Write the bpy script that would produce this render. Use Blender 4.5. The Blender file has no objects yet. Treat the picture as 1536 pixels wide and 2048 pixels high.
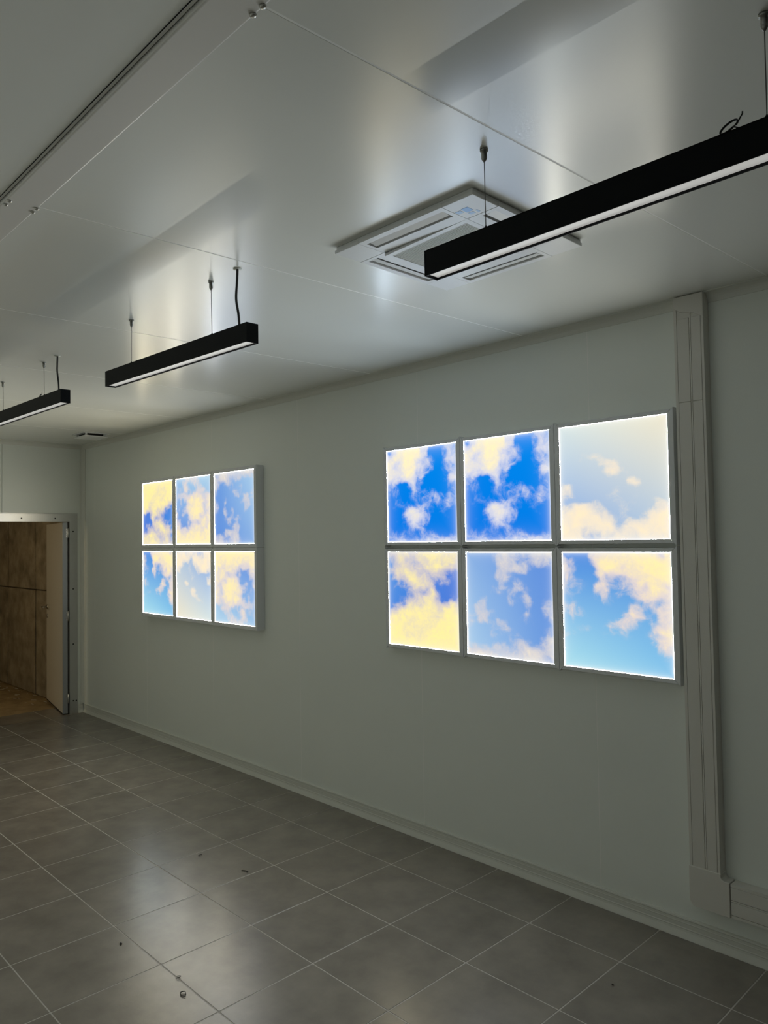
import bpy, bmesh, math, random
import numpy as np
from mathutils import Matrix, Vector

sc = bpy.context.scene
COL = sc.collection

# ------------------------------------------------------------------ camera
CAM = Vector((5.90956, -3.142909, 1.720997))
RT = Vector((0.694082215, 0.719712707, -0.016232605))
UP = Vector((0.036663753, -0.012820814, 0.999245413))
FW = Vector((-0.718961507, 0.694153618, 0.035286068))
cam_d = bpy.data.cameras.new('camera')
cam_d.sensor_fit = 'AUTO'
cam_d.sensor_width = 36.0
cam_d.lens = 1510.356 / 2048 * 36.0
cam_d.clip_start = 0.02
cam = bpy.data.objects.new('camera', cam_d)
cam.matrix_world = Matrix(((RT.x, UP.x, -FW.x, CAM.x), (RT.y, UP.y, -FW.y, CAM.y),
                           (RT.z, UP.z, -FW.z, CAM.z), (0, 0, 0, 1)))
COL.objects.link(cam)
sc.camera = cam

# ------------------------------------------------------------------ light
PANEL = 1.08            # brightness of the sky pictures
WORLD = 0.02            # night-dim surroundings; the room itself is closed
w = bpy.data.worlds.new('world'); sc.world = w; w.use_nodes = True
bg = w.node_tree.nodes.get('Background') or w.node_tree.nodes.new('ShaderNodeBackground')
RIM = 425.0             # extra-strong glow added along each panel's edge to light the room
bg.inputs['Color'].default_value = (1.0, 0.97, 0.86, 1)
bg.inputs['Strength'].default_value = WORLD
vs = sc.view_settings
vs.view_transform = 'Standard'; vs.look = 'None'; vs.gamma = 1.0
vs.exposure = 0.0; vs.use_curve_mapping = False

# ------------------------------------------------------------------ helpers
def lin(c):
    return tuple(((v / 255) / 12.92 if v / 255 <= 0.04045 else ((v / 255 + 0.055) / 1.055) ** 2.4) for v in c)

def mat(name, col, rough=0.5, metal=0.0, spec=0.5, noise=0.0, nscale=6.0, bump=0.0, bscale=60.0, rnoise=0.0, perobj=0.0, coat=0.0, detail=5):
    m = bpy.data.materials.new(name); m.use_nodes = True
    nt = m.node_tree; b = nt.nodes['Principled BSDF']
    b.inputs['Base Color'].default_value = (*col, 1)
    b.inputs['Roughness'].default_value = rough
    b.inputs['Metallic'].default_value = metal
    b.inputs['Specular IOR Level'].default_value = spec
    if coat:
        b.inputs['Coat Weight'].default_value = coat
        b.inputs['Coat Roughness'].default_value = rough
    tc = nt.nodes.new('ShaderNodeTexCoord')
    geo = nt.nodes.new('ShaderNodeNewGeometry')
    if noise or rnoise:
        n = nt.nodes.new('ShaderNodeTexNoise'); n.inputs['Scale'].default_value = nscale
        n.inputs['Detail'].default_value = detail; n.inputs['Roughness'].default_value = 0.6
        nt.links.new(geo.outputs['Position'], n.inputs['Vector'])
        if noise:
            mr = nt.nodes.new('ShaderNodeMapRange')
            mr.inputs['From Min'].default_value = 0.25; mr.inputs['From Max'].default_value = 0.75
            mr.inputs['To Min'].default_value = 1 - noise; mr.inputs['To Max'].default_value = 1 + noise
            nt.links.new(n.outputs['Fac'], mr.inputs['Value'])
            val = mr.outputs['Result']
            if perobj:
                oi = nt.nodes.new('ShaderNodeObjectInfo')
                m2 = nt.nodes.new('ShaderNodeMapRange')
                m2.inputs['To Min'].default_value = 1 - perobj; m2.inputs['To Max'].default_value = 1 + perobj
                nt.links.new(oi.outputs['Random'], m2.inputs['Value'])
                mm = nt.nodes.new('ShaderNodeMath'); mm.operation = 'MULTIPLY'
                nt.links.new(val, mm.inputs[0]); nt.links.new(m2.outputs['Result'], mm.inputs[1])
                val = mm.outputs[0]
            vm = nt.nodes.new('ShaderNodeVectorMath'); vm.operation = 'SCALE'
            vm.inputs[0].default_value = col
            nt.links.new(val, vm.inputs['Scale'])
            nt.links.new(vm.outputs['Vector'], b.inputs['Base Color'])
        if rnoise:
            r2 = nt.nodes.new('ShaderNodeMapRange')
            r2.inputs['From Min'].default_value = 0.3; r2.inputs['From Max'].default_value = 0.7
            r2.inputs['To Min'].default_value = rough - rnoise; r2.inputs['To Max'].default_value = rough + rnoise
            nt.links.new(n.outputs['Fac'], r2.inputs['Value'])
            nt.links.new(r2.outputs['Result'], b.inputs['Roughness'])
    if bump:
        n2 = nt.nodes.new('ShaderNodeTexNoise'); n2.inputs['Scale'].default_value = bscale
        n2.inputs['Detail'].default_value = 3
        nt.links.new(geo.outputs['Position'], n2.inputs['Vector'])
        bp = nt.nodes.new('ShaderNodeBump'); bp.inputs['Strength'].default_value = bump
        bp.inputs['Distance'].default_value = 0.002
        nt.links.new(n2.outputs['Fac'], bp.inputs['Height'])
        nt.links.new(bp.outputs['Normal'], b.inputs['Normal'])
    return m

M = {}
M['wall'] = mat('painted_metal_wall', (0.862, 0.895, 0.838), 0.33, spec=0.55, noise=0.008, nscale=2.0)
M['farwall'] = M['wall']
M['ceiling'] = mat('painted_metal_ceiling', (0.86, 0.87, 0.82), 0.255, spec=0.9, noise=0.006, nscale=1.5)
M['sealant'] = mat('white_joint_sealant', (0.97, 0.97, 0.93), 0.5)
M['strip'] = mat('ceiling_strip_paint', (0.80, 0.78, 0.74), 0.3, spec=0.8)
M['tile'] = mat('grey_floor_tile', (0.220, 0.194, 0.160), 0.26, spec=1.0, noise=0.24, nscale=5.0, detail=5, bump=0.16, bscale=38, perobj=0.05)
M['grout'] = mat('pale_grout', (0.50, 0.465, 0.41), 0.8, noise=0.15, nscale=9)
M['plastic'] = mat('white_pvc', (0.76, 0.74, 0.68), 0.38)
M['trim'] = mat('white_trim', (0.74, 0.745, 0.68), 0.4)
M['frame'] = mat('white_light_frame', (0.80, 0.82, 0.83), 0.45)
M['alu'] = mat('grey_aluminium', (0.62, 0.62, 0.61), 0.30, metal=0.85)
M['aluedge'] = mat('grey_door_edge', (0.40, 0.42, 0.43), 0.4, metal=0.4)
M['leaf'] = mat('cream_door_leaf', (0.62, 0.60, 0.53), 0.45)
M['steel'] = mat('brushed_steel', (0.62, 0.61, 0.58), 0.3, metal=1.0)
M['screw'] = mat('dark_screw', (0.02, 0.02, 0.02), 0.5)
M['rivet'] = mat('zinc_rivet', (0.55, 0.54, 0.50), 0.35, metal=0.8)
M['black'] = mat('black_anodised', (0.0016, 0.0028, 0.0038), 0.5, spec=0.14)
M['blackend'] = M['black']
M['diff'] = mat('opal_diffuser', (0.88, 0.88, 0.85), 0.5)
_d = M['diff'].node_tree.nodes['Principled BSDF']      # the pendants glow faintly, dimmed right down
_d.inputs['Emission Color'].default_value = (1.0, 0.99, 0.95, 1); _d.inputs['Emission Strength'].default_value = 0.32
M['cable'] = mat('black_cable', (0.006, 0.006, 0.006), 0.5)
M['wire'] = mat('steel_wire', (0.12, 0.12, 0.115), 0.4, metal=0.8)
M['grip'] = mat('nickel_gripper', (0.30, 0.30, 0.28), 0.35, metal=0.9)
M['ac'] = mat('white_ac_plastic', (0.80, 0.81, 0.81), 0.38)
M['acside'] = M['ac']
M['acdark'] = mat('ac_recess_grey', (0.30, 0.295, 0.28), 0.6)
M['acback'] = mat('ac_filter_dark', (0.035, 0.035, 0.033), 0.7)
M['slat'] = mat('ac_slat', (0.62, 0.61, 0.56), 0.45)
M['sticker'] = mat('blue_sticker', lin((120, 180, 245)), 0.4)
M['sticker2'] = mat('pale_blue_sticker', lin((170, 205, 245)), 0.4)
M['void'] = mat('dark_gap', (0.012, 0.012, 0.011), 0.8)
M['concrete'] = mat('old_concrete', (0.30, 0.265, 0.20), 0.9, spec=0.2, noise=0.45, nscale=5.5, bump=0.9, bscale=22)
M['joint'] = mat('concrete_joint', (0.05, 0.04, 0.028), 0.95, noise=0.4, nscale=20)
M['dirt'] = mat('sandy_ground', (0.36, 0.27, 0.15), 0.95, spec=0.1, noise=0.35, nscale=6, bump=1.0, bscale=25)
M['straw'] = mat('pale_straw', (0.6, 0.56, 0.44), 0.8)
M['crumb'] = mat('dark_crumb', (0.04, 0.035, 0.03), 0.8)

def tag(o, label=None, cat=None, group=None, kind=None):
    if label: o['label'] = label
    if cat:
        o['category'] = cat
        o['kind'] = 'thing'
    if group: o['group'] = group
    if kind: o['kind'] = kind
    return o

def wloc(o):
    v = Vector((0, 0, 0))
    while o is not None:
        v += o.location; o = o.parent
    return v

def empty(name, loc):
    o = bpy.data.objects.new(name, None); o.location = loc
    o.empty_display_size = 0.05
    COL.objects.link(o); return o

def obj(name, verts, faces, m, parent=None, origin=None, smooth=False, mats=None, fm=None, bevel=0.0, seg=1):
    """verts in world space; origin: where the object's own origin sits."""
    pw = wloc(parent) if parent else Vector((0, 0, 0))
    if origin is None:
        a = np.array(verts, float)
        origin = Vector(((a[:, 0].min() + a[:, 0].max()) / 2, (a[:, 1].min() + a[:, 1].max()) / 2, a[:, 2].min()))
    else:
        origin = Vector(origin)
    me = bpy.data.meshes.new(name)
    me.from_pydata([tuple(Vector(v) - origin) for v in verts], [], faces)
    for mm in (mats or [m]): me.materials.append(mm)
    if fm: me.polygons.foreach_set('material_index', fm)
    bm = bmesh.new(); bm.from_mesh(me)
    bmesh.ops.recalc_face_normals(bm, faces=bm.faces)
    if bevel:
        es = [e for e in bm.edges if len(e.link_faces) == 2 and e.calc_face_angle(0) > 0.5]
        bmesh.ops.bevel(bm, geom=es, offset=bevel, segments=seg, affect='EDGES', profile=0.5, clamp_overlap=True)
    bm.to_mesh(me); bm.free()
    if smooth: me.polygons.foreach_set('use_smooth', [True] * len(me.polygons))
    o = bpy.data.objects.new(name, me); o.location = origin - pw
    if parent: o.parent = parent
    COL.objects.link(o); return o

BF = [(0, 3, 2, 1), (4, 5, 6, 7), (0, 1, 5, 4), (1, 2, 6, 5), (2, 3, 7, 6), (3, 0, 4, 7)]
def bxv(a, b):
    return [(a[0], a[1], a[2]), (b[0], a[1], a[2]), (b[0], b[1], a[2]), (a[0], b[1], a[2]),
            (a[0], a[1], b[2]), (b[0], a[1], b[2]), (b[0], b[1], b[2]), (a[0], b[1], b[2])]
def box(name, a, b, m, parent=None, bevel=0.0, seg=1, xf=None, origin=None):
    v = bxv(a, b)
    if xf: v = [xf(p) for p in v]
    return obj(name, v, BF, m, parent, bevel=bevel, seg=seg, origin=origin)
def multi(name, boxes, m, parent=None, xf=None, origin=None, bevel=0.0):
    V, F = [], []
    for a, b in boxes:
        n = len(V); v = bxv(a, b)
        V += [xf(p) for p in v] if xf else v
        F += [tuple(i + n for i in f) for f in BF]
    return obj(name, V, F, m, parent, origin=origin, bevel=bevel)

def prism(name, poly, axis, lo, hi, m, parent=None, bevel=0.0, seg=1, smooth=False, xf=None):
    """poly: 2-D points in the two other axes (ordered x,y,z without axis)."""
    def mk(p, t):
        q = list(p); q.insert(axis, t); return tuple(q)
    V = [mk(p, lo) for p in poly] + [mk(p, hi) for p in poly]
    if xf: V = [xf(p) for p in V]
    n = len(poly)
    F = [tuple(range(n))[::-1], tuple(range(n, 2 * n))] + [(i, (i + 1) % n, n + (i + 1) % n, n + i) for i in range(n)]
    return obj(name, V, F, m, parent, bevel=bevel, seg=seg, smooth=smooth)

def tube(name, pts, r, m, parent=None, n=8, radii=None):
    P = [Vector(p) for p in pts]; V, F = [], []
    nrm = None
    for i, p in enumerate(P):
        t = (P[min(i + 1, len(P) - 1)] - P[max(i - 1, 0)]).normalized()
        if nrm is None:
            nrm = t.orthogonal().normalized()
        nrm = (nrm - t * nrm.dot(t)).normalized()
        bn = t.cross(nrm); rr = radii[i] if radii else r
        for k in range(n):
            a = 2 * math.pi * k / n
            V.append(tuple(p + (nrm * math.cos(a) + bn * math.sin(a)) * rr))
    for i in range(len(P) - 1):
        for k in range(n):
            F.append((i * n + k, i * n + (k + 1) % n, (i + 1) * n + (k + 1) % n, (i + 1) * n + k))
    F.append(tuple(range(n))[::-1]); F.append(tuple(range((len(P) - 1) * n, len(P) * n)))
    return obj(name, V, F, m, parent, smooth=False if n < 7 else True)

def smoothpts(pts, k=6):
    out = []
    P = [Vector(p) for p in pts]
    for i in range(len(P) - 1):
        p0, p1, p2, p3 = P[max(i - 1, 0)], P[i], P[i + 1], P[min(i + 2, len(P) - 1)]
        for j in range(k):
            t = j / k
            out.append(0.5 * ((2 * p1) + (p2 - p0) * t + (2 * p0 - 5 * p1 + 4 * p2 - p3) * t * t + (3 * p1 - p0 - 3 * p2 + p3) * t ** 3))
    out.append(P[-1]); return out

# ------------------------------------------------------------------ setting
WY = 0.045      # face of the long wall
FX = -1.86      # face of the far wall
CZ = 2.735      # ceiling height
XE, YB = 7.38, -3.95   # how far floor and ceiling are built behind the camera

# floor: grout bed with the tiles as its pieces
T, TX, TY = 0.438739, 3.435186, -1.636155
floor = box('floor', (-2.268, YB, -0.06), (XE, WY + 0.02, -0.0004), M['grout'])
tag(floor, kind='structure')
G = 0.0044
def tile_mesh(sy):
    me = bpy.data.meshes.new('tile'); bm = bmesh.new()
    hx, hy = (T - G) / 2, (sy - G) / 2
    bmesh.ops.create_cube(bm, size=1)
    for v in bm.verts: v.co = Vector((v.co.x * 2 * hx, v.co.y * 2 * hy, -0.008 if v.co.z < 0 else 0.0))
    es = [e for e in bm.edges if all(v.co.z > -0.001 for v in e.verts)]
    bmesh.ops.bevel(bm, geom=es, offset=0.0012, segments=1, affect='EDGES')
    bm.to_mesh(me); bm.free(); me.materials.append(M['tile']); return me
last = WY - (TY + 3 * T)
tm_full, tm_cut = tile_mesh(T), tile_mesh(last)
fl = wloc(floor)
for b in range(-9, 13):
    for a in range(-6, 4):
        x0 = TX - (b + 1) * T
        y0 = TY + a * T
        if x0 < -2.0 and (y0 < -1.7): continue
        cut = a == 3
        o = bpy.data.objects.new('tile', tm_cut if cut else tm_full)
        hy = last if cut else T
        o.location = Vector((x0 + T / 2, y0 + hy / 2, 0.0005)) - fl
        o.parent = floor; COL.objects.link(o)

# ceiling: backing sheet with long sandwich panels
SLOPE = 0.04
ceil = box('ceiling', (FX - 0.1, YB, CZ + 0.0004), (XE + 0.3, WY + 0.12, CZ + 0.06), M['sealant'])
tag(ceil, kind='structure')
seams = [-1.97, -0.84, 0.30, 1.40, 2.50, 3.632, 4.80, 5.93, 7.06]   # x at y = -1.2
def sx(s, y): return s + SLOPE * (y + 1.2)
for y0, y1 in ((-2.328, WY + 0.1), (YB, -2.434)):
    for i in range(len(seams) - 1):
        g = 0.0022
        pts = [(max(FX - 0.09, sx(seams[i], y0) + g), y0), (sx(seams[i + 1], y0) - g, y0), (sx(seams[i + 1], y1) - g, y1), (max(FX - 0.09, sx(seams[i], y1) + g), y1)]
        prism('ceiling_panel', pts, 2, CZ, CZ + 0.04, M['ceiling'], ceil, bevel=0.0012, seg=1)

# flat joint strip that runs along the ceiling
st = box('trim_1', (FX, -2.4225, CZ - 0.012), (XE, -2.331, CZ + 0.012), M['strip'], bevel=0.0055, seg=4)
tag(st, 'flat white joint strip running along the ceiling panels', kind='structure')
box('joint_gap_shade', (FX, -2.4338, CZ + 0.0002), (XE, -2.4228, CZ + 0.004), M['void'], st)  # dark strip that stands in for the shade inside the joint
box('joint_lip', (FX, -2.4312, CZ - 0.003), (XE, -2.4262, CZ + 0.002), M['strip'], st)
def rivet(x, y):
    tube('rivet', [(x, y, CZ - 0.012), (x, y, CZ - 0.016), (x, y, CZ - 0.0175)], 0, M['rivet'], st, 8, [0.0075, 0.0065, 0.003])
for k in range(-4, 3):
    for dx in (0, 0.032):
        rivet(3.572 + k * 1.165 + dx, -2.336); rivet(3.572 + k * 1.165 + dx, -2.412)

# long wall of upright panels
wall = box('wall_right', (FX - 0.06, WY + 0.0003, 0), (XE, WY + 0.085, CZ), M['sealant'])
tag(wall, kind='structure')
ws = [FX - 0.06, -1.60, -0.48, 0.637, 1.757, 2.90, 4.021, 5.15, 6.27, XE]
for i in range(len(ws) - 1):
    box('wall_panel', (ws[i] + 0.0014, WY, 0.001), (ws[i + 1] - 0.0014, WY + 0.035, CZ - 0.001), M['wall'], wall, bevel=0.0008, seg=1)

# far wall with the doorway
DY0, DY1, DZ = -1.045, -0.105, 1.945     # clear opening
fw = box('wall_far', (FX - 0.09, YB, DZ + 0.04), (FX - 0.06, WY + 0.03, CZ), M['farwall'])
tag(fw, kind='structure')
for a, b in (((-0.0455 - 0.7, DZ + 0.03), (WY, CZ)), ((-1.9, DZ + 0.03), (-0.7479, CZ)), ((DY1 + 0.02, 0.0), (WY, DZ + 0.0288)),
             ((-1.9, 0.0), (DY0 - 0.03, DZ + 0.0288)), ((-3.02, 0.0), (-1.9024, CZ)), ((-4.14, 0.0), (-3.0224, CZ)), ((YB, 0.0), (-4.1424, CZ))):
    box('wall_panel', (FX - 0.06, a[0], a[1]), (FX, b[0], b[1]), M['farwall'], fw, bevel=0.0015)

# walls behind the camera
o = box('wall_left', (FX - 0.06, YB - 0.06, 0), (XE, YB, CZ), M['wall']); tag(o, kind='structure')

# coves, corner bead and skirtings
def cove(n=6, r=0.042):
    # concave quarter from wall (0,-r) to ceiling (r,0): coordinates (out from wall, down)
    pts = [(0, 0), (0, -r)]
    for i in range(n + 1):
        a = math.pi / 2 * i / n
        pts.append((r * 1.0 - (r - 0.004) * math.cos(a) , -r + (r - 0.004) * math.sin(a)))
    pts.append((r, 0)); return pts
cv = cove()
o = prism('trim_2', [(WY - u, CZ + v) for u, v in cv], 0, FX, XE, M['trim']); tag(o, 'white cove along the top of the long wall', kind='structure')
o = prism('trim_3', [(FX + u, CZ + v) for u, v in cv], 1, YB, WY - 0.01, M['trim']); tag(o, 'white cove along the top of the far wall', kind='structure')
o = prism('trim_4', [(FX + u, WY + v) for u, v in cv], 2, 0.09, CZ - 0.012, M['trim']); tag(o, 'white corner bead between far wall and long wall', kind='structure')
bp = [(WY, 0.0), (0.024, 0.0), (0.0245, 0.004), (0.029, 0.016), (0.0335, 0.028), (0.0350, 0.036), (0.0342, 0.040), (0.0356, 0.044), (0.0356, 0.060),
      (0.0348, 0.063), (0.0356, 0.066), (0.0356, 0.076), (0.033, 0.080), (0.034, 0.0855), (0.039, 0.088), (WY, 0.088)]
o = prism('baseboard_right', bp, 0, FX + 0.012, XE, M['trim']); tag(o, kind='structure')
o = prism('baseboard_far', [(FX + (WY - y), z) for y, z in bp], 1, -0.022, WY - 0.02, M['trim']); tag(o, kind='structure')

# ------------------------------------------------------------------ door
door = empty('door_1', (FX, DY1, 0)); tag(door, 'grey metal framed doorway with cream leaf swung open outwards', kind='structure')
fo = 0.078
yo0, yo1 = DY0 - fo, DY1 + fo + 0.004
jr = prism('door_jamb', [(FX - 0.10, DY1), (FX + 0.004, DY1), (FX + 0.004, yo1), (FX - 0.0005, yo1), (FX - 0.0005, DY1 + 0.02), (FX - 0.10, DY1 + 0.02)], 2, 0.001, DZ + fo, M['alu'], door)
jl = prism('door_jamb', [(FX - 0.10, DY0), (FX + 0.004, DY0), (FX + 0.004, yo0), (FX - 0.0005, yo0), (FX - 0.0005, DY0 - 0.02), (FX - 0.10, DY0 - 0.02)], 2, 0.001, DZ + fo, M['alu'], door)
hd = prism('door_head', [(FX - 0.10, DZ), (FX + 0.005, DZ), (FX + 0.005, DZ + fo), (FX - 0.0005, DZ + fo), (FX - 0.0005, DZ + 0.02), (FX - 0.10, DZ + 0.02)], 1, DY0, DY1, M['alu'], door)
prism('edge_bead', [(FX - 0.0005, DZ + fo + 0.003), (FX + 0.009, DZ + fo + 0.003), (FX + 0.009, DZ + fo + 0.007), (FX - 0.0005, DZ + fo + 0.007)], 1, yo0, yo1, M['alu'], hd)
def fscrew(y, z, par):
    tube('screw', [(FX + 0.003, y, z), (FX + 0.0065, y, z), (FX + 0.0075, y, z)], 0, M['screw'], par, 8, [0.0075, 0.0075, 0.005])
for z in (1.846, 1.26, 0.702, 0.13): fscrew(-0.068, z, jr)
fscrew(-0.038, 0.128, jr)
for y in (-0.248, -0.57, -0.9): fscrew(y, 1.978, hd)
# leaf, hinged on the right jamb, opened away by about 100 degrees
HX, HY = FX - 0.012, DY1 - 0.062
ang = math.radians(10.6)
ca, sa = math.cos(ang), math.sin(ang)
def lf(p):   # local: u along the leaf (away), v thickness (towards the concrete wall), z
    u, v, z = p
    return (HX - u * ca + v * sa, HY + u * sa + v * ca, z)
LT, LW = 0.044, 0.925
leaf = obj('door_leaf', [lf(q) for q in bxv((0.012, 0.0, 0.012), (LW, LT, DZ - 0.008))], BF, M['leaf'], door, bevel=0.002)
obj('leaf_edge_channel', [lf(q) for q in bxv((-0.002, -0.0015, 0.011), (0.012, LT + 0.0015, DZ - 0.007))], BF, M['aluedge'], leaf, bevel=0.001)
obj('bottom_seal', [lf(q) for q in bxv((0.0, -0.003, 0.004), (LW, LT, 0.0115))], BF, M['void'], leaf)
for z in (1.83, 0.99, 0.16):
    h = obj('hinge', [lf(q) for q in bxv((-0.006, LT - 0.014, z - 0.045), (-0.002, LT + 0.004, z + 0.045))], BF, M['steel'], door)
    a = lf((-0.006, LT + 0.006, z)); tube('hinge_pin', [(a[0], a[1], z - 0.048), (a[0], a[1], z + 0.048)], 0.006, M['steel'], h, 8)
    for dz in (-0.025, 0.0, 0.025):
        a0, a1 = lf((-0.0058, LT - 0.008, z + dz)), lf((-0.0075, LT - 0.008, z + dz)); tube('screw', [a0, a1], 0.003, M['screw'], h, 6)
hz = 1.03
hnd = tube('door_handle', [lf((LW - 0.06, 0.001, hz)), lf((LW - 0.06, -0.05, hz)), lf((LW - 0.07, -0.058, hz)), lf((LW - 0.17, -0.058, hz))], 0.0095, M['steel'], leaf, 8)
tube('handle_rose', [lf((LW - 0.06, 0.0, hz)), lf((LW - 0.06, -0.008, hz))], 0.026, M['steel'], leaf, 12)
tube('lock_rose', [lf((LW - 0.06, 0.0, hz - 0.1)), lf((LW - 0.06, -0.006, hz - 0.1))], 0.022, M['steel'], leaf, 12)

# ------------------------------------------------------------------ outside the doorway: concrete wall and sandy ground
cw = box('wall_corridor', (-7.0, 0.082, -0.03), (FX - 0.1, 0.25, 2.9), M['joint']); tag(cw, 'raw concrete wall with form joints seen through the doorway', kind='structure')
jx = [-7.0, -6.2, -5.24, -4.275, -3.318, -2.35, FX - 0.11]
random.seed(3)
for i in range(len(jx) - 1):
    for z0, z1 in ((-0.03, 1.19), (1.19, 2.38), (2.38, 2.9)):
        d = random.uniform(-0.003, 0.003)
        box('concrete_panel', (jx[i] + 0.013, 0.07 + d, z0 + 0.006), (jx[i + 1] - 0.013, 0.083, z1 - 0.006), M['concrete'], cw, bevel=0.006)
o = box('wall_corridor_end', (-7.2, -3.4, -0.03), (-7.0, 0.25, 2.9), M['concrete']); tag(o, kind='structure')
o = box('ceiling_corridor', (-7.2, -3.4, 2.9), (FX - 0.1, 0.25, 3.0), M['concrete']); tag(o, kind='structure')
o = box('wall_corridor_left', (-7.2, -3.6, -0.03), (FX - 0.1, -3.4, 3.0), M['concrete']); tag(o, kind='structure')
# uneven ground
random.seed(11)
nx, ny = 60, 40
V, F = [], []
for i in range(nx + 1):
    for j in range(ny + 1):
        x = -7.0 + (FX - 0.3 + 7.0) * i / nx; y = -3.4 + 3.6 * j / ny
        V.append((x, y, -0.03 + random.uniform(-0.008, 0.006)))
for i in range(nx):
    for j in range(ny):
        a = i * (ny + 1) + j
        F.append((a, a + ny + 1, a + ny + 2, a + 1))
gr = obj('floor_corridor', V, F, M['dirt'], smooth=True); tag(gr, 'bare sandy ground outside the doorway', kind='structure')
gr.data.materials[0] = M['dirt']
# straw bits lying along the foot of the concrete wall
sbm_v, sbm_f = [], []
random.seed(5)
for k in range(34):
    x = random.uniform(-4.6, -2.75); y = 0.03 - random.random() ** 2 * 0.25; a = random.uniform(-0.6, 0.6); L = random.uniform(0.03, 0.11)
    dx, dy = math.cos(a) * L, math.sin(a) * L * 0.4; wv = random.uniform(0.002, 0.005)
    n = len(sbm_v)
    p0, p1 = Vector((x, y, -0.021)), Vector((x + dx, min(y + dy, 0.06), -0.018 + random.uniform(0, 0.01)))
    s = Vector((0, wv, 0)); h = Vector((0, 0, wv))
    for q in (p0 - s, p0 + s, p0 + h, p1 - s, p1 + s, p1 + h): sbm_v.append(tuple(q))
    for f in ((0, 1, 2), (3, 5, 4), (0, 3, 4, 1), (1, 4, 5, 2), (2, 5, 3, 0)): sbm_f.append(tuple(i + n for i in f))
o = obj('straw_litter', sbm_v, sbm_f, M['straw']); tag(o, 'pale straw bits scattered along the foot of the concrete wall', 'litter', kind='stuff')
# assumed lamp, added out of view to give the passage its weak warm light
bl = empty('added_passage_lamp', (-2.3, -3.4, 2.1)); tag(bl, 'small round lamp added out of view on the passage wall beyond the doorway', 'lamp')
def disc_y(name, c, r0, r1, y0, y1, m, par): return tube(name, [(c[0], y0, c[2]), (c[0], (y0 + y1) / 2, c[2]), (c[0], y1, c[2])], 0, m, par, 16, [r0, r0, r1])
disc_y('lamp_base', (-2.3, 0, 2.1), 0.12, 0.115, -3.4, -3.375, M['plastic'], bl)
gm = bpy.data.materials.new('warm_globe'); gm.use_nodes = True
e = gm.node_tree.nodes['Principled BSDF']; e.inputs['Emission Color'].default_value = (1, 0.77, 0.46, 1); e.inputs['Emission Strength'].default_value = 110
disc_y('lamp_globe', (-2.3, 0, 2.1), 0.10, 0.05, -3.375, -3.31, gm, bl)

# ------------------------------------------------------------------ sky light panels
MAPS = {
'A': ["3678999965001433", "6888999864100354", "8767998754310454", "8767888654200233", "7767887543000144", "5654675320000255",
      "3310145301000022", "2220013222211012", "1121012232342233", "1122111222233332", "0111246643112231", "0002467764100110",
      "0011246643000000", "1111134431000000", "1222212232211011", "3333222334445544"],
'B': ["0000000000000000", "0000000000000000", "0000000000000000", "0000000000000000", "0003343000000000", "0001013551000000",
      "0000001663000000", "1000000010210000", "5610000001561000", "5410000131110000", "2110000132210000", "4577654012211245",
      "6788775212113578", "7787776532356788", "8765667755678777", "7763345466556666"],
'C': ["5677766778888777", "3677655777877876", "1567665567787775", "5677888654555531", "2455688765343411", "1232467776511100",
      "1112345434720011", "0011235677741012", "0013456678764577", "1356778888877888", "6788888988888999", "8989888888899999",
      "9998888888899999", "9998888888999999", "9999888899999999", "9999999999999999"],
'D': ["0000025654345666", "0000015655334542", "0000015666541111", "0000025520010000", "0000003212310000", "0000024334331011",
      "0002111132251011", "0033000031131023", "1255100010020145", "2366310000131024", "3265214400011001", "2101222321000013",
      "0000222123210136", "0000011134432345", "3443345433577655", "6776665555677654"],
'E': ["2100567788888748", "5210378887889999", "6400057887778999", "5310014543677889", "3321065234566876", "2331055121446766",
      "1100123200133536", "3420000001541466", "2532000124652256", "0100001345510467", "0123101233101588", "2210001001101357",
      "0000000010000135", "0000000000000012", "0000000000000000", "0000000000000000"],
'F': ["1123444545310000", "1125532343520000", "2224653213542100", "2233443334565411", "4455566777776567", "2141467888877677",
      "1131256788887568", "2213467888887567", "5213457889887557", "4311134688866677", "5410012456567877", "6532113667777768",
      "7766655777777888", "8877788888888888", "8878888888888899", "9999999999999999"],
}
# sky colours at the corners: top left, top right, bottom left, bottom right; then cloud body and bright cloud
PAL = {
'A': ((0, 128, 230), (0, 134, 230), (0, 118, 225), (0, 121, 225), (216, 216, 228), (255, 240, 190)),
'B': ((208, 222, 222), (232, 224, 198), (110, 155, 220), (170, 195, 218), (236, 224, 206), (255, 234, 192)),
'C': ((75, 145, 220), (85, 125, 215), (60, 120, 215), (60, 115, 210), (212, 202, 198), (255, 238, 158)),
'D': ((128, 168, 220), (85, 135, 215), (165, 200, 228), (95, 145, 215), (206, 203, 208), (246, 230, 200)),
'E': ((62, 132, 218), (70, 130, 212), (165, 218, 230), (125, 190, 228), (226, 212, 205), (255, 236, 170)),
'F': ((150, 190, 225), (170, 205, 228), (85, 130, 215), (110, 150, 215), (220, 210, 208), (255, 236, 170)),
}
rng = np.random.RandomState(7)
LAT = rng.rand(64, 64)
def vnoise(x, y):
    xi, yi = np.floor(x).astype(int), np.floor(y).astype(int)
    fx, fy = x - xi, y - yi
    fx = fx * fx * (3 - 2 * fx); fy = fy * fy * (3 - 2 * fy)
    g = lambda a, b: LAT[a % 64, b % 64]
    return (g(xi, yi) * (1 - fx) + g(xi + 1, yi) * fx) * (1 - fy) + (g(xi, yi + 1) * (1 - fx) + g(xi + 1, yi + 1) * fx) * fy
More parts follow.
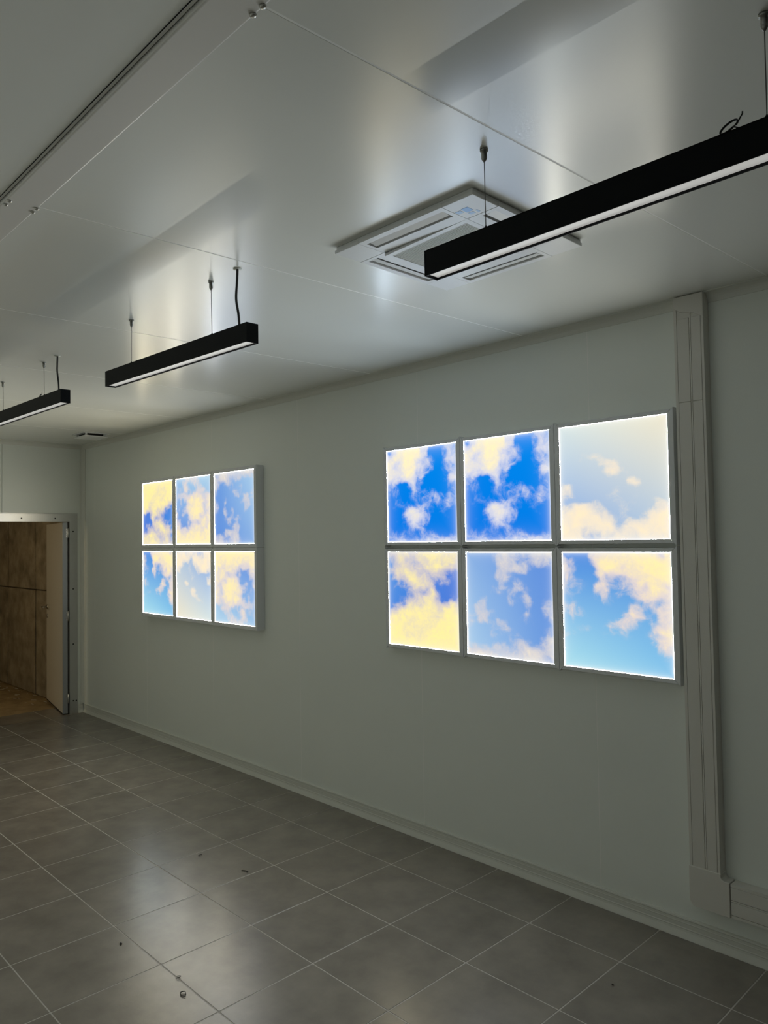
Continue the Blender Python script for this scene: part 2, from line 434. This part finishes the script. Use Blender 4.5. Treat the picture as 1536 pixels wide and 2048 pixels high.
def bis(m, u, v):
    A = np.array([[int(c) for c in r] for r in m], float) / 9
    x = np.clip(u * 16 - 0.5, 0, 15); y = np.clip(v * 16 - 0.5, 0, 15)
    x0 = np.minimum(x.astype(int), 14); y0 = np.minimum(y.astype(int), 14)
    fx, fy = x - x0, y - y0
    fx = fx * fx * (3 - 2 * fx); fy = fy * fy * (3 - 2 * fy)
    return (A[y0, x0] * (1 - fx) + A[y0, x0 + 1] * fx) * (1 - fy) + (A[y0 + 1, x0] * (1 - fx) + A[y0 + 1, x0 + 1] * fx) * fy

def sky_material(key, k):
    m = bpy.data.materials.new('sky_picture_' + key.lower()); m.use_nodes = True
    nt = m.node_tree; N = nt.nodes; L = nt.links
    N.remove(N['Principled BSDF'])
    at = lambda n: (lambda a: (setattr(a, 'attribute_name', n), a)[1])(N.new('ShaderNodeAttribute'))
    den, skyc, puv, edge = at('cloud'), at('skycol'), at('puv'), at('edge')
    nz = N.new('ShaderNodeTexNoise'); nz.noise_dimensions = '3D'
    nz.inputs['Scale'].default_value = 9.0; nz.inputs['Detail'].default_value = 7; nz.inputs['Roughness'].default_value = 0.66
    nz.inputs['Distortion'].default_value = 0.5
    L.new(puv.outputs['Vector'], nz.inputs['Vector'])
    # density + k * (noise - .5) * window(density)
    def math_(op, a, b=None, c=None):
        n = N.new('ShaderNodeMath'); n.operation = op
        for i, v in enumerate((a, b, c)):
            if v is None: continue
            if isinstance(v, (int, float)): n.inputs[i].default_value = v
            else: L.new(v, n.inputs[i])
        return n.outputs[0]
    d = den.outputs['Fac']
    win = math_('MINIMUM', math_('MULTIPLY_ADD', d, 3.0, 0.10), math_('MULTIPLY_ADD', d, -1.0, 1.30))
    win = math_('MINIMUM', win, 1.0)
    nn = math_('MULTIPLY_ADD', nz.outputs['Fac'], 1.25, -0.625)
    dd = math_('ADD', d, math_('MULTIPLY', nn, win))
    pal = PAL[key]
    def ss(lo, hi):
        r = N.new('ShaderNodeMapRange'); r.interpolation_type = 'SMOOTHSTEP'
        r.inputs['From Min'].default_value = lo; r.inputs['From Max'].default_value = hi
        L.new(dd, r.inputs['Value']); return r.outputs['Result']
    def mix(f, a, b):
        n = N.new('ShaderNodeMix'); n.data_type = 'RGBA'
        L.new(f, n.inputs['Factor'])
        for v, s in ((a, n.inputs[6]), (b, n.inputs[7])):
            if isinstance(v, tuple): s.default_value = (*v, 1)
            else: L.new(v, s)
        return n.outputs[2]
    c1 = mix(ss(0.08, 0.74), skyc.outputs['Color'], lin(pal[4]))
    c2 = mix(ss(0.60, 1.04), c1, lin(pal[5]))
    n2 = N.new('ShaderNodeTexNoise'); n2.noise_dimensions = '3D'
    n2.inputs['Scale'].default_value = 26.0; n2.inputs['Detail'].default_value = 3; n2.inputs['Roughness'].default_value = 0.6
    L.new(puv.outputs['Vector'], n2.inputs['Vector'])
    mott = math_('MULTIPLY', math_('MULTIPLY_ADD', n2.outputs['Fac'], 1.7, -0.62), math_('MULTIPLY', ss(0.15, 0.5), 0.20))
    mott = math_('MAXIMUM', mott, 0.0)
    c2 = mix(mott, c2, tuple(0.55 * a + 0.45 * b for a, b in zip(lin(pal[4]), lin(pal[0]))))
    c3 = mix(edge.outputs['Fac'], c2, (0.95, 0.97, 0.93))
    em = N.new('ShaderNodeEmission'); L.new(c3, em.inputs['Color']); em.inputs['Strength'].default_value = PANEL
    L.new(em.outputs['Emission'], N['Material Output'].inputs['Surface'])
    m.cycles.emission_sampling = 'NONE'
    return m
SKYM = {k: sky_material(k, i) for i, k in enumerate(MAPS)}

RIMC = {'A': (0.66, 0.84, 1.0), 'B': (1.0, 0.97, 0.84), 'C': (1.0, 0.87, 0.58), 'D': (0.86, 0.93, 1.0), 'E': (0.94, 0.98, 0.94), 'F': (1.0, 0.91, 0.68)}
def rim_material(k):
    m = bpy.data.materials.new('added_glow_edge_' + k.lower()); m.use_nodes = True  # glow raised far above the picture's, added to brighten the room
    b = m.node_tree.nodes['Principled BSDF']
    b.inputs['Base Color'].default_value = (0.8, 0.8, 0.8, 1)
    b.inputs['Emission Color'].default_value = (*RIMC[k], 1)
    b.inputs['Emission Strength'].default_value = RIM
    return m
RIMM = {k: rim_material(k) for k in MAPS}
def added_glow_edge(key, x0, x1, z0, z1, y, wd, parent):
    V = [(x0, y, z0), (x1, y, z0), (x1, y, z1), (x0, y, z1), (x0 + wd, y, z0 + wd), (x1 - wd, y, z0 + wd), (x1 - wd, y, z1 - wd), (x0 + wd, y, z1 - wd)]
    F = [(0, 1, 5, 4), (1, 2, 6, 5), (2, 3, 7, 6), (3, 0, 4, 7)]
    o = obj('added_glow_edge', V, F, RIMM[key], parent)
    for p in o.data.polygons:
        if p.normal.y > 0: p.flip()
    return o

e_ = [0, 0.006, 0.013, 0.024, 0.042]
GR = np.array(e_ + list(np.linspace(0.065, 0.935, 40)) + [1 - v for v in e_[::-1]])

def pane(key, rot, x0, x1, z0, z1, y, parent):
    n = len(GR)
    S, Tt = np.meshgrid(GR, GR, indexing='xy')       # S: left to right, Tt: top to bottom
    u, v = (S, Tt) if not rot else (1 - S, 1 - Tt)
    wu = u + (vnoise(u * 9 + 3, v * 9 + 5) - 0.5) * 0.05 + (vnoise(u * 21, v * 21) - 0.5) * 0.03
    wv = v + (vnoise(u * 9 + 31, v * 9 + 17) - 0.5) * 0.05 + (vnoise(u * 21 + 9, v * 21 + 40) - 0.5) * 0.03
    den = bis(MAPS[key], wu, wv)
    pal = [np.array(lin(c)) for c in PAL[key]]
    U, Vv = u[..., None], v[..., None]
    skyc = (pal[0] * (1 - U) + pal[1] * U) * (1 - Vv) + (pal[2] * (1 - U) + pal[3] * U) * Vv
    de = np.minimum(np.minimum(S, 1 - S), np.minimum(Tt, 1 - Tt))
    edge = np.clip(np.exp(-de / 0.012) * 0.5 + np.exp(-de / 0.05) * 0.18, 0, 1)
    V = [(x0 + (x1 - x0) * S[i, j], y, z1 - (z1 - z0) * Tt[i, j]) for i in range(n) for j in range(n)]
    F = [(i * n + j, (i + 1) * n + j, (i + 1) * n + j + 1, i * n + j + 1) for i in range(n - 1) for j in range(n - 1)]
    nb = len(V)
    V += bxv((x0 - 0.006, y + 0.002, z0 - 0.006), (x1 + 0.006, y + 0.010, z1 + 0.006))
    F += [tuple(q + nb for q in f) for f in BF]
    fm = [0] * ((n - 1) ** 2) + [1] * 6
    pw = wloc(parent)
    origin = Vector(((x0 + x1) / 2, y, z0))
    me = bpy.data.meshes.new('sky_picture')
    me.from_pydata([tuple(Vector(q) - origin) for q in V], [], F)
    me.materials.append(SKYM[key]); me.materials.append(M['frame'])
    me.polygons.foreach_set('material_index', fm)
    pad = lambda a, val: np.concatenate([a.reshape(-1), np.full(8, val)])
    a = me.attributes.new('cloud', 'FLOAT', 'POINT'); a.data.foreach_set('value', pad(den, 0.0).astype(np.float32))
    a = me.attributes.new('edge', 'FLOAT', 'POINT'); a.data.foreach_set('value', pad(edge, 0.0).astype(np.float32))
    a = me.attributes.new('puv', 'FLOAT_VECTOR', 'POINT')
    vec = np.concatenate([np.stack([u, v, 0 * u + 3.7 * list(MAPS).index(key)], -1).reshape(-1), np.zeros(24)]); a.data.foreach_set('vector', vec.astype(np.float32))
    a = me.attributes.new('skycol', 'FLOAT_COLOR', 'POINT')
    cc = np.concatenate([np.concatenate([skyc, np.ones_like(skyc[..., :1])], -1).reshape(-1), np.ones(32)]); a.data.foreach_set('color', cc.astype(np.float32))
    o = bpy.data.objects.new('sky_picture', me); o.location = origin - pw; o.parent = parent
    COL.objects.link(o); return o

PI_ = 0.6
RW = 0.0015    # width of the added glowing edge
def sky_panel(x0, z0, yf, key, rot, label, group, notch):
    """one 0.6 m framed light panel; yf: front plane of the frame."""
    r = 0.0285; x1, z1 = x0 + PI_, z0 + PI_
    t = empty('sky_light_panel', (x0 + PI_ / 2, WY, z0)); tag(t, label, 'light panel', group)
    g = 0.0008; k = notch
    def rail(poly): prism('frame_rail', poly, 1, yf, WY - 0.0005, M['frame'], t, bevel=0.0018, seg=2)
    rail([(x0 + g, z0 + g), (x0 + r, z0 + r), (x0 + r, z1 - r), (x0 + g, z1 - g)])
    rail([(x1 - g, z0 + g), (x1 - g, z1 - g), (x1 - r, z1 - r), (x1 - r, z0 + r)])
    rail([(x0 + g + k + 0.0006, z1 - g - k), (x0 + r + 0.0006, z1 - r), (x1 - r - 0.0006, z1 - r), (x1 - g - k - 0.0006, z1 - g - k)])
    rail([(x0 + g + k + 0.0006, z0 + g + k), (x1 - g - k - 0.0006, z0 + g + k), (x1 - r - 0.0006, z0 + r), (x0 + r + 0.0006, z0 + r)])
    pc = pane(key, rot, x0 + r + RW, x1 - r - RW, z0 + r + RW, z1 - r - RW, yf + 0.004, t)
    added_glow_edge(key, x0 + r - 0.0005, x1 - r + 0.0005, z0 + r - 0.0005, z1 - r + 0.0005, yf + 0.004, RW + 0.0005, pc)

ZL, ZR = 1.67303, 1.67081
XL, XR = -0.45021, 2.65271
gL, gR = 'sky picture panels of the farther group of six', 'sky picture panels of the nearer group of six'
sky_panel(XR, ZR, 0.0, 'A', 0, 'vivid blue sky panel with cream cloud, top left of the nearer six', gR, 0.009)
sky_panel(XR + 0.6, ZR, 0.0, 'A', 0, 'vivid blue sky panel with cream cloud, top middle of the nearer six', gR, 0.009)
sky_panel(XR + 1.2, ZR, 0.0, 'B', 0, 'pale hazy sky panel with a cloud bank below, beside the cable trunking', gR, 0.009)
sky_panel(XR, ZR - 0.6, 0.0, 'C', 0, 'sky panel with yellow lower half, bottom left of the nearer six', gR, 0.009)
sky_panel(XR + 0.6, ZR - 0.6, 0.0, 'D', 0, 'soft blue sky panel with wispy clouds, bottom middle of the nearer six', gR, 0.009)
sky_panel(XR + 1.2, ZR - 0.6, 0.0, 'E', 0, 'turquoise sky panel with yellow clouds, bottom right of the nearer six', gR, 0.009)
sky_panel(XL, ZL, -0.023, 'C', 1, 'sky panel with yellow upper half, top left of the farther six', gL, 0.0)
sky_panel(XL + 0.6, ZL, -0.023, 'F', 0, 'sky panel with yellow cloud at its foot, top middle of the farther six', gL, 0.0)
sky_panel(XL + 1.2, ZL, -0.023, 'D', 1, 'blue sky panel with thin wispy clouds, top right of the farther six', gL, 0.0)
sky_panel(XL, ZL - 0.6, -0.023, 'E', 0, 'blue sky panel with clouds at right, bottom left of the farther six', gL, 0.0)
sky_panel(XL + 0.6, ZL - 0.6, -0.023, 'B', 1, 'pale hazy sky panel with clouds on top, bottom middle of the farther six', gL, 0.0)
sky_panel(XL + 1.2, ZL - 0.6, -0.023, 'F', 1, 'sky panel with big yellow cloud, bottom right of the farther six', gL, 0.0)

# ------------------------------------------------------------------ pendant lights
def pendant(xl, xr, zl, zr, wires, cable, label, loop=None):
    YC, HW, HH = -1.595, 0.0252, 0.0712
    t = empty('pendant_light', ((xl + xr) / 2, YC, (zl + zr) / 2)); tag(t, label, 'pendant light', 'black linear pendant lights hung in a row')
    zz = lambda x: zl + (zr - zl) * (x - xl) / (xr - xl)        # underside height
    tilt = lambda p: (p[0], p[1], p[2] + zz(p[0]))
    th = 0.0022
    b = [((xl, YC - HW, 0), (xr, YC - HW + th, HH)), ((xl, YC + HW - th, 0), (xr, YC + HW, HH)), ((xl, YC - HW, HH - th), (xr, YC + HW, HH)),
         ((xl, YC - HW + th, 0.026), (xr, YC + HW - th, 0.029))]
    hs = multi('housing', b, M['black'], t, xf=tilt)
    for x0, x1 in ((xl - 0.002, xl + 0.001), (xr - 0.001, xr + 0.002)):
        box('end_cap', (x0, YC - HW - 0.0004, -0.0004), (x1, YC + HW + 0.0004, HH + 0.0004), M['blackend'], t, xf=tilt)
    box('diffuser', (xl + 0.004, YC - HW + th + 0.0004, 0.0062), (xr - 0.004, YC + HW - th - 0.0004, 0.009), M['diff'], t, xf=tilt)
    for wx, cx in wires:
        zt = zz(wx) + HH
        tube('suspension_wire', [(wx, YC, zt), (cx, YC, CZ - 0.03)], 0.0012, M['wire'], t, 6)
        tube('wire_socket', [(wx, YC, zt - 0.001), (wx, YC, zt + 0.006), (wx, YC, zt + 0.016)], 0, M['black'], t, 8, [0.006, 0.006, 0.0018])
        box('mount_clip', (wx - 0.028, YC - 0.012, HH), (wx + 0.028, YC + 0.012, HH + 0.003), M['black'], t, xf=tilt)
        g = tube('ceiling_gripper', [(cx, YC, CZ), (cx, YC, CZ - 0.006), (cx, YC, CZ - 0.0061), (cx, YC, CZ - 0.026), (cx, YC, CZ - 0.034)], 0, M['grip'], t, 10, [0.011, 0.011, 0.0075, 0.0075, 0.003])
    if cable:
        x0, x1 = cable
        zt = zz(x0) + HH
        pts = smoothpts([(x0, YC, zt), (x0 - 0.006, YC, zt + 0.05), (x0 - 0.016, YC - 0.003, zt + 0.11), (x1 - 0.004, YC, CZ - 0.05), (x1, YC, CZ)], 5)
        tube('power_cable', pts, 0.0046, M['cable'], t, 8)
        tube('cable_entry', [(x1, YC, CZ), (x1, YC, CZ - 0.003)], 0.016, M['trim'], t, 12)
    if loop:
        lx, r1, tail = loop
        zt = zz(lx) + HH
        pts = [(lx + 2.2 * r1, YC - 0.012, zt + 0.002), (lx + 1.1 * r1, YC - 0.014, zt + 0.004)]
        ca_, sa_ = math.cos(0.42), math.sin(0.42)
        for i in range(45):
            a = -1.2 - 2 * math.pi * 1.95 * i / 44
            du, dv = r1 * math.cos(a), r1 * 0.40 * math.sin(a)
            pts.append((lx + du * ca_ - dv * sa_, YC - 0.014 + 0.00012 * i, zt + 0.004 + r1 * 0.62 + du * sa_ + dv * ca_))
        p = pts[-1]
        pts += [(p[0] + tail * 0.3, p[1], p[2] + tail * 0.45), (p[0] + tail * 0.7, p[1], p[2] + tail), (p[0] + tail * 0.72, p[1], p[2] + tail * 1.25)]
        tube('wire_coil', pts, max(0.0011, r1 * 0.085), M['cable'], t, 6)
pendant(4.512, 5.692, 2.444, 2.448, [(4.706, 4.705), (5.398, 5.399)], (5.62, 5.615), 'nearest black linear pendant light, hanging in front of the air conditioner', (5.330, 0.0185, 0.018))
pendant(2.4506, 3.633, 2.4615, 2.4385, [(2.67, 2.672), (3.36, 3.356)], (3.552, 3.542), 'black linear pendant light in the middle of the row, both ends in view')
pendant(0.720, 1.900, 2.476, 2.4645, [(0.915, 0.907), (1.603, 1.597)], (1.813, 1.793), 'farthest black linear pendant light, cut off by the left edge', (1.575, 0.011, 0.012))

# ------------------------------------------------------------------ air conditioner cassette
AX0, AX1, AY0, AY1, AZ = 3.937, 4.553, -1.456, -0.866, 2.712
ac = empty('air_conditioner', ((AX0 + AX1) / 2, (AY0 + AY1) / 2, AZ)); tag(ac, 'white square four-way air conditioner cassette set in the ceiling', 'air conditioner')
CQ = 0.122
multi('cassette_body', [((AX0 + 0.004, AY0 + 0.004, AZ + 0.012), (AX1 - 0.004, AY1 - 0.004, CZ - 0.0005))], M['ac'], ac, bevel=0.002)
for x in (AX0, AX1 - CQ):
    for y in (AY0, AY1 - CQ):
        box('corner_cover', (x, y, AZ), (x + CQ - 0.0012, y + CQ - 0.0012, AZ + 0.0125), M['ac'], ac, bevel=0.002, seg=2)
def side(horizontal, lo, hi, o_in, sgn):
    """a strip between two corner covers with one louver slot. lo..hi along, o_in = outer edge, sgn = inward direction."""
    def P(a, b):   # a: along, b: inward distance
        return (a, o_in + sgn * b) if horizontal else (o_in + sgn * b, a)
    def bx(a0, a1, b0, b1, z0, z1):
        p, q = P(a0, b0), P(a1, b1)
        return ((min(p[0], q[0]), min(p[1], q[1]), z0), (max(p[0], q[0]), max(p[1], q[1]), z1))
    L0, L1, S0, S1, E = lo + 0.016, hi - 0.016, 0.024, 0.074, CQ - 0.001
    s = multi('side_strip', [bx(lo, hi, 0, S0, AZ, AZ + 0.0125), bx(lo, hi, S1, E, AZ, AZ + 0.0125), bx(lo, L0, S0, S1, AZ, AZ + 0.0125), bx(L1, hi, S0, S1, AZ, AZ + 0.0125)], M['ac'], ac)
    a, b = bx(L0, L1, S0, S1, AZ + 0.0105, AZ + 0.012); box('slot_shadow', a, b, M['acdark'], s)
    # louver blade, tilted, with a lighter lip
    p = [P(L0 + 0.006, S0 + 0.004), P(L1 - 0.006, S0 + 0.004), P(L1 - 0.006, S1 - 0.012), P(L0 + 0.006, S1 - 0.012)]
    zt = [AZ + 0.0085, AZ + 0.0085, AZ + 0.003, AZ + 0.003]
    V = [(*q, z) for q, z in zip(p, zt)] + [(*q, z - 0.002) for q, z in zip(p, zt)]
    obj('louver', V, [(0, 1, 2, 3), (7, 6, 5, 4), (0, 4, 5, 1), (1, 5, 6, 2), (2, 6, 7, 3), (3, 7, 4, 0)], M['ac'], s)
side(True, AX0 + CQ, AX1 - CQ, AY0, 1); side(True, AX0 + CQ, AX1 - CQ, AY1, -1)
side(False, AY0 + CQ, AY1 - CQ, AX0, 1); side(False, AY0 + CQ, AY1 - CQ, AX1, -1)
gx0, gx1, gy0, gy1 = AX0 + CQ + 0.001, AX1 - CQ - 0.002, AY0 + CQ + 0.001, AY1 - CQ - 0.002
dropz = lambda p: (p[0], p[1], p[2] - 0.013 * (gx1 - p[0]) / (gx1 - gx0))
GZ = AZ + 0.001
gf = multi('intake_grille', [((gx0, gy0, GZ), (gx1, gy0 + 0.02, GZ + 0.009)), ((gx0, gy1 - 0.02, GZ), (gx1, gy1, GZ + 0.009)),
      ((gx0, gy0 + 0.02, GZ), (gx0 + 0.02, gy1 - 0.02, GZ + 0.009)), ((gx1 - 0.02, gy0 + 0.02, GZ), (gx1, gy1 - 0.02, GZ + 0.009))], M['ac'], ac, xf=dropz)
box('grille_backing', (gx0 + 0.01, gy0 + 0.01, GZ + 0.0095), (gx1 - 0.01, gy1 - 0.01, GZ + 0.0105), M['acback'], gf, xf=dropz)
ns = 38
for i in range(ns):
    y = gy0 + 0.022 + (gy1 - gy0 - 0.044) * (i + 0.5) / ns
    box('grille_slat', (gx0 + 0.02, y - 0.0023, GZ + 0.001), (gx1 - 0.02, y + 0.0023, GZ + 0.0045), M['slat'], gf, xf=dropz)
def stick(x0, x1, y0, y1, m): box('sticker', (x0, y0, AZ - 0.0006), (x1, y1, AZ + 0.0005), m, ac)
stick(4.462, 4.487, -1.402, -1.372, M['sticker']); stick(4.436, 4.456, -1.398, -1.380, M['sticker2'])
stick(4.461, 4.480, -1.366, -1.352, M['sticker2']); stick(4.489, 4.496, -1.366, -1.350, M['sticker2'])

# small exhaust vent near the far corner
VX0, VX1, VY0, VY1 = -1.11, -0.89, -0.335, -0.145
vt = empty('ceiling_vent', ((VX0 + VX1) / 2, (VY0 + VY1) / 2, CZ - 0.03)); tag(vt, 'small square white ceiling vent near the far corner', 'vent')
box('vent_base', (VX0 - 0.03, VY0 - 0.03, CZ - 0.006), (VX1 + 0.03, VY1 + 0.03, CZ), M['ac'], vt, bevel=0.002)
box('vent_throat', (VX0 + 0.02, VY0 + 0.02, CZ - 0.026), (VX1 - 0.02, VY1 - 0.02, CZ - 0.006), M['void'], vt)
pl = box('vent_plate', (VX0 - 0.012, VY0 - 0.012, CZ - 0.036), (VX1 + 0.012, VY1 + 0.012, CZ - 0.026), M['ac'], vt, bevel=0.002)
for x in (VX0, VX1 - 0.014):
    for y in (VY0, VY1 - 0.014): box('spacer', (x, y, CZ - 0.026), (x + 0.014, y + 0.014, CZ - 0.006), M['ac'], vt)

# ------------------------------------------------------------------ cable trunking beside the nearer panels
X0, X1, YF = 4.472, 4.598, -0.010
tk = empty('cable_trunking', ((X0 + X1) / 2, WY, 0.17)); tag(tk, 'white plastic cable trunking running down the wall and turning right', 'cable trunking')
ZB = 0.332
up = multi('trunk_channel', [((X0, YF + 0.004, ZB), (X1, WY - 0.0005, CZ - 0.04)), ((X0, YF, ZB), (X0 + 0.0115, YF + 0.0045, CZ - 0.04)), ((X1 - 0.010, YF, ZB), (X1, YF + 0.0045, CZ - 0.04)),
     ((4.5385, YF, ZB), (4.5435, YF + 0.0045, CZ - 0.04))], M['plastic'], tk)
for xa, xb in ((X0 + 0.0130, 4.5368), (4.5452, X1 - 0.0115)):
    for za, zb in ((ZB, 2.277), (2.279, CZ - 0.10)):
        box('trunk_cover', (xa, YF - 0.0006, za), (xb, YF + 0.006, zb), M['plastic'], up, bevel=0.0012)
prism('ceiling_collar', [(X0 - 0.001, CZ - 0.003), (X0 - 0.001, CZ - 0.05), (X0 + 0.03, CZ - 0.072), (X1 - 0.04, CZ - 0.085), (X1 + 0.001, CZ - 0.11), (X1 + 0.001, CZ - 0.003)], 1, YF - 0.0009, WY - 0.001, M['plastic'], tk, bevel=0.003, seg=2)
# elbow with rounded outer corner
EB, ET, EX = 0.172, 0.338, 4.634
el = [(X0 - 0.004, ET), (X0 - 0.004, EB + 0.032)]
for i in range(1, 7):
    a = math.pi / 2 * i / 6
    el.append((X0 - 0.004 + 0.032 * (1 - math.cos(a)), EB + 0.032 * (1 - math.sin(a))))
el += [(EX, EB), (EX, 0.312)]
for i in range(0, 5):
    a = math.pi / 2 * i / 4
    el.append((X1 + 0.003 + 0.014 * (1 - math.sin(a)), 0.312 + 0.014 * (1 - math.cos(a))))
el += [(X1 + 0.003, ET)]
prism('elbow_cover', el, 1, YF - 0.004, WY - 0.001, M['plastic'], tk, bevel=0.003, seg=2)
hz0, hz1 = 0.176, 0.308
hc = multi('trunk_channel', [((EX + 0.003, YF + 0.004, hz0), (XE - 0.4, WY - 0.0005, hz1)), ((EX + 0.003, YF, hz1 - 0.0105), (XE - 0.4, YF + 0.0045, hz1)), ((EX + 0.003, YF, hz0), (XE - 0.4, YF + 0.0045, hz0 + 0.010)),
     ((EX + 0.003, YF, 0.2395), (XE - 0.4, YF + 0.0045, 0.2445))], M['plastic'], tk)
for za, zb in ((hz0 + 0.0115, 0.238), (0.246, hz1 - 0.012)):
    box('trunk_cover', (EX + 0.003, YF - 0.0006, za), (XE - 0.4, YF + 0.006, zb), M['plastic'], hc, bevel=0.0012)

# ------------------------------------------------------------------ crumbs on the tiles
def crumb(x, y, pts, r, label, m=None):
    P = smoothpts([(x + a, y + b, 0.0012 + r + c) for a, b, c in pts], 4)
    o = tube('floor_crumb', P, r, m or M['crumb'], None, 6); tag(o, label, 'debris', 'dark crumbs on the floor tiles')
crumb(2.491, -0.918, [(0, 0, 0), (0.02, 0.012, 0), (0.045, 0.01, 0.002)], 0.0022, 'dark sliver lying on a tile in front of the wall')
crumb(2.156, -0.954, [(0, 0, 0), (0.008, -0.014, 0.003), (0.004, -0.026, 0)], 0.0018, 'tiny dark curl on the tiles, farthest of the floor crumbs')
crumb(3.122, -1.63, [(0, 0, 0), (0.014, 0.006, 0.003), (0.020, -0.006, 0.004), (0.010, -0.014, 0)], 0.0014, 'thin dark curl on the bright patch of tile')
crumb(3.256, -1.669, [(0, 0, 0), (-0.016, 0.004, 0.003), (-0.022, -0.010, 0.002), (-0.004, -0.016, 0), (0.012, -0.008, 0.002)], 0.0017, 'tangled dark shaving beside a joint in the bright tiles')
crumb(2.723, -1.684, [(0, 0, 0), (0.008, 0.003, 0), (0.014, -0.002, 0)], 0.0030, 'small dark lump on a tile at lower left')
crumb(4.37, -0.487, [(0, 0, 0), (0.004, 0.002, 0), (0.007, 0.0, 0)], 0.0024, 'single dark speck on the darker tiles at lower right')
